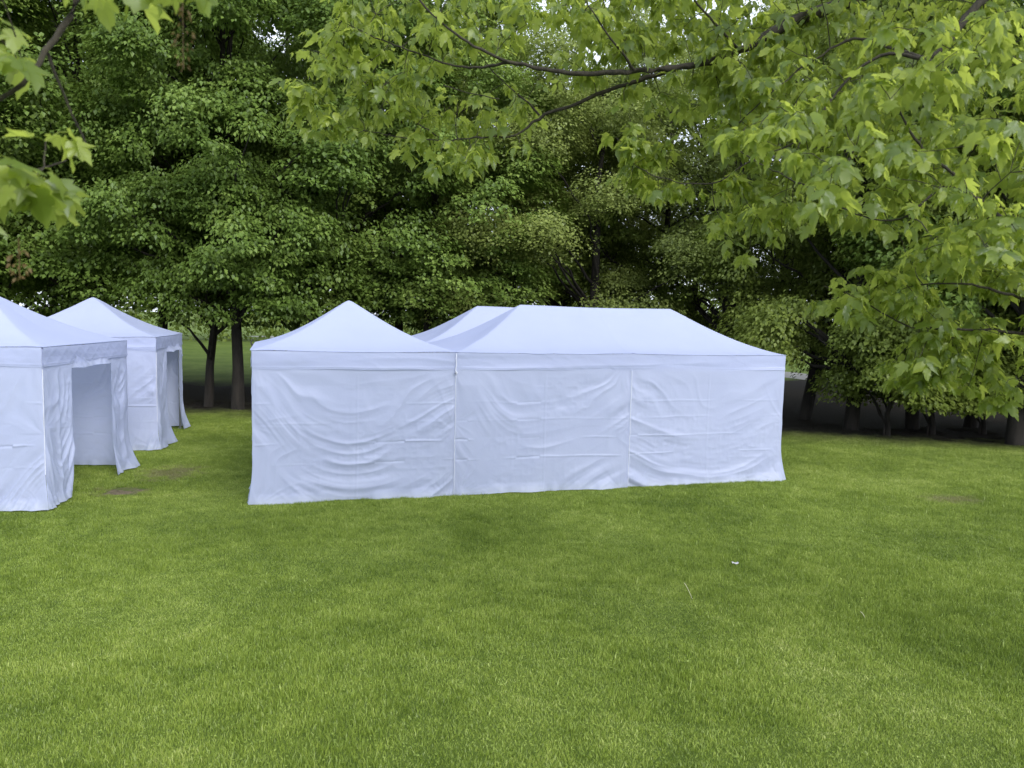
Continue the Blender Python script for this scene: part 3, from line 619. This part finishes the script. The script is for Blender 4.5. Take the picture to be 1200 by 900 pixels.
def overhang(name, label, trunk, limbs, regions, seed, leaf, mat, trunk_r=0.2, unseen_canopy=None, share_lobed=1.0, tassels=()):
    rs = np.random.RandomState(seed); root = empty(name, trunk[0]); org = np.array(trunk[0])
    tag(root, label, "tree", None)
    b = MB(); TP = np.array(trunk[1]); b.tube(TP - org, np.linspace(trunk_r, trunk_r * .55, len(TP)), 14); b.build("trunk", M_BARK, root)
    nodes = []; br = MB()
    for lb in limbs:
        pts = np.array([q[:3] if len(q) == 5 and q[4] == 'w' else at(*q[:3]) for q in lb]); rr = np.array([q[3] for q in lb])
        # resample with small kinks
        seg = np.r_[0, np.cumsum(np.linalg.norm(np.diff(pts, axis=0), axis=1))]; m = max(6, int(seg[-1] / 0.05)); s = np.linspace(0, seg[-1], m)
        P = np.stack([np.interp(s, seg, pts[:, k]) for k in range(3)], -1)
        k3 = np.array([.25, .5, .25])
        for _ in range(4): P[1:-1] = P[:-2] * .25 + P[1:-1] * .5 + P[2:] * .25
        P[1:-1] += rs.normal(0, 0.0035, (m - 2, 3)); rd = np.interp(s, seg, rr) * (1 + 0.07 * rs.normal(size=m))
        br.tube(P - org, rd, 8); nodes += [tuple(p) + (r,) for p, r in zip(P, rd)]
    nodes = np.array(nodes)
    targets = []
    for (cx, cy, rx, ry, n, d0, d1) in regions:
        for _ in range(n):
            if share_lobed < 1 and rs.rand() < (0.2 if cx < 650 else 0.0): continue
            r = math.sqrt(rs.rand()); a = rs.uniform(0, 6.283); targets.append(at(cx + rx * r * math.cos(a), cy + ry * r * math.sin(a), rs.uniform(d0, d1)))
    targets = np.array(targets)
    if unseen_canopy is not None: targets = np.vstack([targets, unseen_canopy])
    # twigs grow from the nearest wood outwards, nearest targets first
    tw = MB(); done = np.zeros(len(targets), bool); tips = []
    near = np.array([np.min(np.linalg.norm(nodes[:, :3] - t, axis=1)) for t in targets])
    for i in np.argsort(near):
        t = targets[i]; dist = np.linalg.norm(nodes[:, :3] - t, axis=1) + 0.15 * (nodes[:, 3] < 0.0022); j = int(np.argmin(dist)); s = nodes[j, :3]; dl = np.linalg.norm(t - s)
        m = max(4, int(dl / 0.05)); q = np.linspace(0, 1, m)[:, None]; mid = (s + t) / 2 + rs.normal(0, 0.10 * dl, 3) + np.array([0, 0, 0.08 * dl])
        P = (1 - q) ** 2 * s + 2 * q * (1 - q) * mid + q ** 2 * t; P[1:-1] += rs.normal(0, .003, (m - 2, 3))
        r0 = min(0.0075, nodes[j, 3] * 0.8, 0.0022 + 0.0055 * dl); r0 = max(r0, 0.0022); rd = np.linspace(r0, 0.0016, m)
        tw.tube(P - org, rd, 5); nodes = np.vstack([nodes, np.c_[P[1:], rd[1:]]])
        tips.append((P, dl))
    for k_, fs in tw.f.items():
        for f_ in fs: br.f.setdefault(k_, []).append(f_ + br.n)
    br.v += tw.v; br.n += tw.n
    br.build("branches", M_TWIG, root)
    C = []; T = []; N = []; S = []; C2 = []; T2 = []; N2 = []; S2 = []; pet = MB()
    for P, dl in tips:
        e = P[-1]; dr = P[-1] - P[-2]; dr /= np.linalg.norm(dr) + 1e-9
        nn = rs.randint(4, 8)
        for k in range(nn):
            back = rs.uniform(0, min(0.45, dl)) if k > 1 else 0; ii = max(0, len(P) - 1 - int(back / 0.05)); b0 = P[ii]
            a = rs.uniform(0, 6.283); hor = np.array([math.cos(a), math.sin(a), rs.uniform(-.15, .5)]) + dr * .6; hor /= np.linalg.norm(hor)
            sz = leaf * rs.uniform(0.5, 1.25); pl = sz * rs.uniform(.5, 1.0); c = b0 + hor * pl + np.array([0, 0, -0.25 * pl])
            pet.tube(np.array([b0, b0 + hor * pl * .55, c]) - org, 0.0011, 4)
            tt = hor * np.array([1, 1, .3]) * rs.uniform(.3, 1.0) + np.array([0, 0, -rs.uniform(.25, 1.3)]) + rs.normal(0, .25, 3)
            nn_ = np.array([0, 0, 1.0]) + hor * rs.uniform(.1, 1.0) + rs.normal(0, .35, 3)
            if rs.rand() < share_lobed: C.append(c - org); T.append(tt); N.append(nn_); S.append(sz)
            else:                                     # compound leaf of three to five leaflets
                tt = tt / np.linalg.norm(tt); sd = np.cross(tt, nn_); sd /= np.linalg.norm(sd) + 1e-9
                for q_, (ty, sg) in enumerate(((0.45, 0), (0.12, 1), (0.12, -1), (-.2, 1), (-.2, -1))[:rs.choice([3, 5], p=[.6, .4])]):
                    C2.append(c + tt * sz * ty + sd * sg * sz * .05 - org); T2.append(tt * (1.0 if sg == 0 else .5) + sd * sg * .8 + np.array([0, 0, -.35]) + rs.normal(0, .15, 3)); N2.append(nn_ + rs.normal(0, .3, 3)); S2.append(sz * rs.uniform(.75, 1.1))
    V, F = maple_leaves(np.array(C), np.array(N), np.array(T), np.array(S), rs)
    if C2:
        Vb, Fb = maple_leaves(np.array(C2), np.array(N2), np.array(T2), np.array(S2), rs, OVATE); F = np.concatenate([F, Fb + len(V)]); V = np.concatenate([V, Vb])
    pv = np.concatenate(pet.v); pf = np.concatenate(pet.f[4]) + len(V)
    mesh_np("foliage", np.concatenate([V, pv]), [F, pf], mat, root)
    for (tx, ty, td, tl) in tassels:              # drying flower clusters hanging from the twigs
        top = at(tx, ty, td); m_ = MB(); n_ = 46; q = rs.rand(n_); a = rs.uniform(0, 6.283, n_); sp_ = 0.006 + 0.016 * np.sin(np.pi * q)
        m_.tube(np.array([top + (0, 0, .02), top - (0, 0, tl * .5), top - (0, 0, tl)]) - org, 0.0015, 5)
        Pn = top - org + np.stack([np.cos(a) * sp_, np.sin(a) * sp_, -q * tl], -1)
        Vt, Ft = leaf_quads(Pn, unit(rs, n_), np.stack([np.cos(a), np.sin(a), -1.2 * np.ones(n_)], -1), 0.016 * rs.uniform(.6, 1.2, n_), .5); m_.add(Vt, Ft)
        m_.build("flower_cluster", M_DRY, root)
    return root

gz = float(ground_z(5.6, 4.6))
TR = np.array([5.6, 4.6])
limbsR = [
    [(5.6, 4.7, 5.0, .08, 'w'), (4.8, 4.2, 6.2, .05, 'w'), (3.6, 3.4, 7.0, .03, 'w'), (2.4, 2.8, 7.4, .012, 'w')], [(5.6, 4.7, 5.0, .08, 'w'), (5.4, 5.8, 6.6, .05, 'w'), (4.6, 7.2, 7.6, .02, 'w')], [(5.6, 4.7, 5.4, .08, 'w'), (6.6, 3.6, 6.6, .05, 'w'), (7.6, 2.6, 7.2, .02, 'w')], [(5.6, 4.8, 6.8, .08, 'w'), (5.5, 4.9, 8.4, .02, 'w')],
    [(5.6, 4.6, 3.2, .085, 'w'), (1400, -260, 5.3, .070), (1180, -110, 5.2, .058), (1000, 0, 5.1, .046), (930, 24, 5.1, .040), (868, 60, 5.1, .026), (825, 75, 5.1, .022), (800, 78, 5.1, .020), (745, 84, 5.1, .018), (671, 87, 5.1, .015), (620, 78, 5.1, .013), (585, 70, 5.1, .011), (541, 47, 5.0, .008), (514, 23, 5.0, .007), (490, 0, 5.0, .006), (465, -40, 4.9, .004)],
    [(598, 73, 5.1, .010), (565, 80, 5.2, .009), (534, 78, 5.3, .007), (502, 67, 5.3, .006), (451, 49, 5.4, .005), (400, 25, 5.4, .003)],
    [(800, 78, 5.1, .018), (740, 97, 5.3, .014), (692, 114, 5.4, .013), (667, 125, 5.4, .012), (632, 135, 5.5, .011), (624, 149, 5.5, .009), (600, 162, 5.5, .007), (573, 159, 5.5, .006), (526, 165, 5.6, .005), (479, 163, 5.6, .004), (428, 153, 5.7, .003)],
    [(632, 135, 5.5, .009), (604, 106, 5.4, .005), (585, 94, 5.4, .004), (560, 60, 5.3, .003)],
    [(585, 116, 5.3, .004), (560, 112, 5.2, .003), (520, 100, 5.2, .003)],
    [(514, 161, 5.6, .005), (479, 137, 5.7, .004), (451, 118, 5.7, .004), (415, 85, 5.8, .003), (380, 60, 5.8, .002)],
    [(5.6, 4.6, 2.9, .07, 'w'), (1400, -180, 4.6, .05), (1210, -70, 4.5, .034), (1152, 0, 4.4, .026), (1128, 26, 4.4, .022), (1105, 57, 4.4, .018), (1092, 72, 4.4, .014), (1040, 60, 4.5, .010), (1022, 66, 4.5, .009), (988, 98, 4.6, .008), (965, 130, 4.6, .006), (935, 165, 4.7, .004), (925, 200, 4.7, .003)],
    [(5.6, 4.6, 2.3, .06, 'w'), (1420, 330, 4.5, .04), (1260, 300, 4.3, .022), (1177, 261, 4.2, .015), (1147, 234, 4.2, .013), (1136, 225, 4.2, .012), (1120, 203, 4.2, .009), (1090, 185, 4.2, .008), (1071, 162, 4.2, .007), (1056, 136, 4.2, .005), (1050, 100, 4.2, .003)],
    [(1140, 228, 4.2, .009), (1105, 212, 4.3, .007), (1060, 262, 4.3, .006), (1003, 253, 4.4, .004), (979, 238, 4.5, .005), (931, 212, 4.6, .005), (916, 202, 4.6, .004), (878, 187, 4.7, .003), (850, 160, 4.7, .0025)],
    [(935, 165, 4.7, .004), (862, 196, 4.9, .004), (850, 213, 4.9, .0045), (818, 217, 5.0, .004), (773, 210, 5.0, .003), (742, 192, 5.1, .0025)],
    [(5.6, 4.6, 1.9, .05, 'w'), (1440, 470, 4.8, .03), (1270, 410, 4.8, .018), (1190, 388, 4.8, .010), (1110, 385, 4.8, .007), (1060, 384, 4.9, .005), (1010, 350, 5.0, .004), (965, 335, 5.0, .003)],
    [(1290, 418, 4.8, .016), (1200, 350, 4.6, .009), (1130, 330, 4.6, .006), (1070, 335, 4.7, .004)],
    [(1092, 72, 4.4, .010), (1000, 40, 4.7, .008), (940, 80, 4.8, .006), (900, 110, 4.8, .004), (860, 150, 4.9, .003)],
    [(745, 84, 5.1, .010), (720, 50, 4.9, .006), (690, 10, 4.8, .004), (670, -30, 4.8, .003)],
    [(868, 60, 5.1, .012), (830, 20, 4.9, .007), (800, -20, 4.8, .005)],
]
regR = [
    # left lobe
    (450, 50, 95, 70, 62, 5.15, 6.0), (395, 105, 55, 55, 44, 5.3, 6.0), (565, 145, 70, 40, 34, 5.3, 6.0), (570, 20, 75, 35, 26, 5.0, 5.8), (470, 125, 75, 42, 34, 5.4, 6.0), (352, 90, 14, 45, 12, 5.5, 6.0), (535, 178, 34, 16, 12, 5.3, 5.9), (480, -60, 200, 50, 34, 4.9, 5.8),
    # top middle
    (760, 25, 90, 40, 72, 5.0, 5.9), (880, 15, 60, 30, 26, 5.2, 5.9), (700, -10, 60, 30, 16, 5.2, 5.9), (700, 70, 60, 22, 12, 5.2, 5.8), (835, 115, 60, 60, 40, 4.9, 5.8), (800, -50, 160, 50, 34, 4.9, 5.8), (640, 8, 50, 14, 12, 5.1, 5.8), (760, 110, 50, 20, 8, 5.3, 5.9),
    # hanging tips in the centre
    (757, 190, 26, 38, 16, 5.0, 5.4), (788, 222, 28, 12, 6, 5.0, 5.3), (735, 160, 16, 20, 4, 5.1, 5.4),
    # dense right part
    (950, 80, 130, 80, 100, 4.6, 5.8), (1100, 80, 130, 90, 90, 4.5, 5.6), (980, 190, 130, 70, 84, 4.6, 5.8), (1120, 215, 110, 80, 76, 4.3, 5.6), (880, 240, 45, 60, 34, 4.9, 5.6), (1060, -70, 240, 60, 50, 4.2, 5.2), (1080, 15, 120, 30, 40, 4.8, 5.9), (900, 30, 50, 25, 14, 5.2, 5.9), (1290, 150, 90, 200, 60, 3.8, 5.0),
    (1050, 150, 150, 80, 42, 3.2, 4.0), (930, 120, 90, 60, 16, 3.6, 4.3), (1130, 260, 80, 45, 14, 3.3, 4.0), (1120, 40, 90, 50, 16, 3.3, 4.0),
    # lower right sprays
    (1090, 335, 110, 34, 44, 4.6, 5.5), (1120, 405, 75, 45, 44, 4.6, 5.4), (1010, 345, 60, 25, 18, 4.9, 5.6), (1150, 290, 70, 35, 30, 4.5, 5.3), (1270, 400, 80, 80, 30, 4.4, 5.2), (1075, 425, 30, 22, 10, 4.9, 5.3), (1160, 450, 40, 18, 10, 4.9, 5.5),
]
overhang("maple_tree", "maple whose bright leafy limbs hang across the top right of the view",
         ((5.6, 4.6, gz), [(5.6, 4.6, gz - .1), (5.58, 4.62, 1.2), (5.66, 4.58, 2.4), (5.6, 4.65, 3.6), (5.5, 4.7, 5.2), (5.6, 4.8, 7.2)]),
         limbsR, regR, 5, 0.084, M_LEAF_F, 0.24, share_lobed=0.35,
         unseen_canopy=np.array([(px_, py_, pz_) for px_, py_, pz_ in np.random.RandomState(3).uniform((1.0, 0.5, 5.4), (9.5, 8.0, 9.0), (900, 3)) if ((px_ - 5.4) / 4.6) ** 2 + ((py_ - 4.6) / 4.2) ** 2 + ((pz_ - 6.4) / 2.8) ** 2 < 1 and pz_ > CAM_H + 0.52 * py_ + 0.3]))  # unseen upper crown, added above the view to shade the right limbs

gl = float(ground_z(-3.6, 1.4))
limbsL = [
    [(-3.6, 1.4, 4.6, .05, 'w'), (-60, -330, 2.4, .025), (60, -150, 2.35, .014), (95, 0, 2.3, .010), (78, 32, 2.3, .0095), (56, 60, 2.3, .009), (30, 95, 2.2, .007), (0, 118, 2.2, .006), (-60, 150, 2.1, .004)],
    [(56, 62, 2.3, .006), (70, 110, 2.35, .004), (90, 155, 2.4, .0035), (104, 176, 2.4, .003)],
    [(60, -150, 2.35, .010), (150, -70, 2.1, .006), (210, -30, 2.0, .005), (225, -5, 2.0, .004)],
    [(-60, 150, 2.1, .004), (-30, 190, 2.1, .003), (20, 215, 2.1, .003), (60, 200, 2.15, .0025), (78, 188, 2.15, .002)],
]
regL = [(15, 50, 30, 25, 2, 2.1, 2.3), (160, -22, 30, 12, 2, 1.95, 2.1), (225, -20, 30, 12, 2, 1.9, 2.05), (25, 185, 45, 25, 4, 2.0, 2.3), (40, 225, 36, 24, 4, 1.95, 2.3), (-30, 200, 30, 60, 4, 1.9, 2.2), (0, -60, 60, 40, 4, 2.0, 2.3)]
overhang("maple_tree", "maple showing one thin dark branch and a few big leaves at top left",
         ((-3.6, 1.4, gl), [(-3.6, 1.4, gl - .1), (-3.55, 1.42, 1.8), (-3.65, 1.4, 3.4), (-3.6, 1.38, 5.2), (-3.5, 1.4, 7.0)]),
         limbsL, regL, 12, 0.094, M_LEAF_F, 0.16, tassels=((214, 2, 2.0, .17), (22, 288, 2.1, .09)))

# ------------------------------------------------------------------ grass
def make_grass():
    lib = bpy.data.collections.new("grass_patches"); S = 0.5; NV = 4
    for k in range(NV):
        rs = np.random.RandomState(300 + k); n = 2700
        x = rs.uniform(-S / 2, S / 2, n); y = rs.uniform(-S / 2, S / 2, n); a = rs.uniform(0, 6.283, n)
        h = rs.gamma(14, 1 / 14., n) * 0.026 * (1 + 0.35 * noise2(x * 9 + 4, y * 9, 40 + k)); wd = rs.uniform(0.0013, 0.0027, n)
        big = rs.rand(n) < 0.02; wd[big] *= 1.8; h[big] *= 1.35
        la = rs.uniform(0, 6.283, n); ln = h * rs.uniform(0.1, 0.9, n); dx = np.cos(la) * ln; dy = np.sin(la) * ln; cx = np.cos(a) * wd; cyy = np.sin(a) * wd
        V = np.stack([np.stack([x - cx, y - cyy, 0 * x - .006], -1), np.stack([x + cx, y + cyy, 0 * x - .006], -1),
                      np.stack([x - cx * .8 + dx * .3, y - cyy * .8 + dy * .3, h * .55], -1), np.stack([x + cx * .8 + dx * .3, y + cyy * .8 + dy * .3, h * .55], -1),
                      np.stack([x + dx, y + dy, h], -1)], 1).reshape(-1, 3)
        i = np.arange(n)[:, None] * 5
        F = np.concatenate([i + np.array([[0, 1, 3]]), i + np.array([[0, 3, 2]]), i + np.array([[2, 3, 4]])], 1).reshape(-1, 3)
        m2 = 40; cc = np.stack([rs.uniform(-S / 2, S / 2, m2), rs.uniform(-S / 2, S / 2, m2), rs.uniform(.012, .028, m2)], -1); cc = np.repeat(cc, 3, 0); aa = np.repeat(rs.uniform(0, 6.28, m2), 3) + np.tile([0, 2.09, 4.19], m2)
        V2, F2 = leaf_quads(cc, np.stack([0 * aa, 0 * aa, 1 + 0 * aa], -1) + rs.normal(0, .25, (len(aa), 3)), np.stack([np.cos(aa), np.sin(aa), 0 * aa], -1), rs.uniform(.008, .014, len(aa)), 1.0)
        F = np.concatenate([F, F2 + len(V)]); V = np.concatenate([V, V2])
        o = mesh_np("grass_patch", V, F, M_BLADE); COL.objects.unlink(o); lib.objects.link(o)
    pts = []; rot = []; scl = []; rs = np.random.RandomState(9)
    ys = np.arange(2.8, 24.5, S)
    for y in ys:
        xm = 0.72 * y + 1.2
        for x in np.arange(-math.ceil(xm / S) * S, xm, S):
            y2 = y + 0.13 * x
            if y2 > 20.5 and rs.rand() < (y2 - 20.5) / 3.0: continue
            if any(((x - a) / (rx * .7)) ** 2 + ((y - b) / (ry * .7)) ** 2 < 1 and rs.rand() < .55 for a, b, rx, ry in DIRT[:2]): continue
            z0 = float(ground_z(x, y)); gx = float(ground_z(x + .05, y) - ground_z(x - .05, y)) / .1; gy = float(ground_z(x, y + .05) - ground_z(x, y - .05)) / .1
            q = Vector((0, 0, 1)).rotation_difference(Vector((-gx, -gy, 1))); e = (q.to_matrix() @ Matrix.Rotation(rs.randint(4) * math.pi / 2, 3, 'Z')).to_euler()
            pts.append((x, y, z0)); rot.append(tuple(e)); k = 1.0 + 0.35 * float(noise2(np.array(x * .7 + 30), np.array(y * .7), 71)) + 0.15 * rs.uniform(-1, 1); scl.append((1, 1, k))
    me = bpy.data.meshes.new("grass"); me.from_pydata(pts, [], []); 
    at_ = me.attributes.new("rot", 'FLOAT_VECTOR', 'POINT'); at_.data.foreach_set("vector", np.array(rot, np.float32).ravel())
    as_ = me.attributes.new("scl", 'FLOAT_VECTOR', 'POINT'); as_.data.foreach_set("vector", np.array(scl, np.float32).ravel())
    ai = me.attributes.new("vi", 'INT', 'POINT'); ai.data.foreach_set("value", rs.randint(0, NV, len(pts)).astype(np.int32))
    o = bpy.data.objects.new("grass", me); COL.objects.link(o); tag(o, kind="stuff")
    ng = bpy.data.node_groups.new("grass_scatter", 'GeometryNodeTree')
    ng.interface.new_socket("Geometry", in_out='INPUT', socket_type='NodeSocketGeometry'); ng.interface.new_socket("Geometry", in_out='OUTPUT', socket_type='NodeSocketGeometry')
    gi = ng.nodes.new("NodeGroupInput"); go = ng.nodes.new("NodeGroupOutput"); ip = ng.nodes.new("GeometryNodeInstanceOnPoints"); ci = ng.nodes.new("GeometryNodeCollectionInfo")
    ci.inputs["Collection"].default_value = lib; ci.inputs["Separate Children"].default_value = True; ci.inputs["Reset Children"].default_value = True
    na = ng.nodes.new("GeometryNodeInputNamedAttribute"); na.data_type = 'FLOAT_VECTOR'; na.inputs[0].default_value = "rot"
    nb = ng.nodes.new("GeometryNodeInputNamedAttribute"); nb.data_type = 'INT'; nb.inputs[0].default_value = "vi"
    er = ng.nodes.new("FunctionNodeEulerToRotation")
    ng.links.new(gi.outputs[0], ip.inputs["Points"]); ng.links.new(ci.outputs[0], ip.inputs["Instance"]); ip.inputs["Pick Instance"].default_value = True
    ng.links.new(nb.outputs[0], ip.inputs["Instance Index"]); ng.links.new(na.outputs[0], er.inputs[0]); ng.links.new(er.outputs[0], ip.inputs["Rotation"])
    nc = ng.nodes.new("GeometryNodeInputNamedAttribute"); nc.data_type = 'FLOAT_VECTOR'; nc.inputs[0].default_value = "scl"; ng.links.new(nc.outputs[0], ip.inputs["Scale"])
    ng.links.new(ip.outputs[0], go.inputs[0])
    md = o.modifiers.new("scatter", 'NODES'); md.node_group = ng
make_grass()

# ------------------------------------------------------------------ small litter on the lawn
def on_ground(px, py):
    d = at(px, py, 1.0) - np.array([0, 0, CAM_H]); s = 5.0
    for _ in range(60):
        p = np.array([0, 0, CAM_H]) + d * s; s += (p[2] - float(ground_z(p[0], p[1]))) / max(0.05, -d[2]) * 0.7
    return p
def litter_paper(px, py, sz, label, seed):
    p = on_ground(px, py); rs = np.random.RandomState(seed); U, Vv = np.meshgrid(np.linspace(-1, 1, 12), np.linspace(-1, 1, 10))
    z = 0.35 * noise2(U * 2 + 5, Vv * 2, seed) + 0.3 * np.abs(U) + .5; X = U * (1 + .2 * noise2(Vv * 2, U, seed + 1)); Y = Vv * .7 * (1 + .3 * noise2(U * 2, Vv, seed + 2))
    P = np.stack([X, Y, z], -1).reshape(-1, 3) * sz; i = np.arange(9)[:, None] * 12; j = np.arange(11)[None]
    F = np.stack([i + j, i + j + 1, i + 12 + j + 1, i + 12 + j], -1).reshape(-1, 4)
    o = mesh_np("paper_scrap", P, F, M_PAPER); o.location = (p[0], p[1], p[2] + 0.025); tag(o, label, "litter")
litter_paper(861, 664, 0.034, "crumpled white paper scrap lying on the lawn right of the middle", 4)
def stalk(px, py, qx, qy, label):
    a = on_ground(px, py); b = on_ground(qx, qy); P = np.linspace(a, b, 9); P[:, 2] += 0.045 + 0.01 * np.sin(np.linspace(0, 3, 9)); m = MB(); m.tube(P - P[0], np.linspace(.003, .0018, 9), 6)
    o = m.build("dry_stalk", M_STRAW); o.location = P[0]; tag(o, label, "stalk")
stalk(802, 688, 811, 707, "longer pale dry stalk on the lawn below the paper scrap")
stalk(1008, 722, 1013, 729, "short pale dry stalk on the lawn at the right")
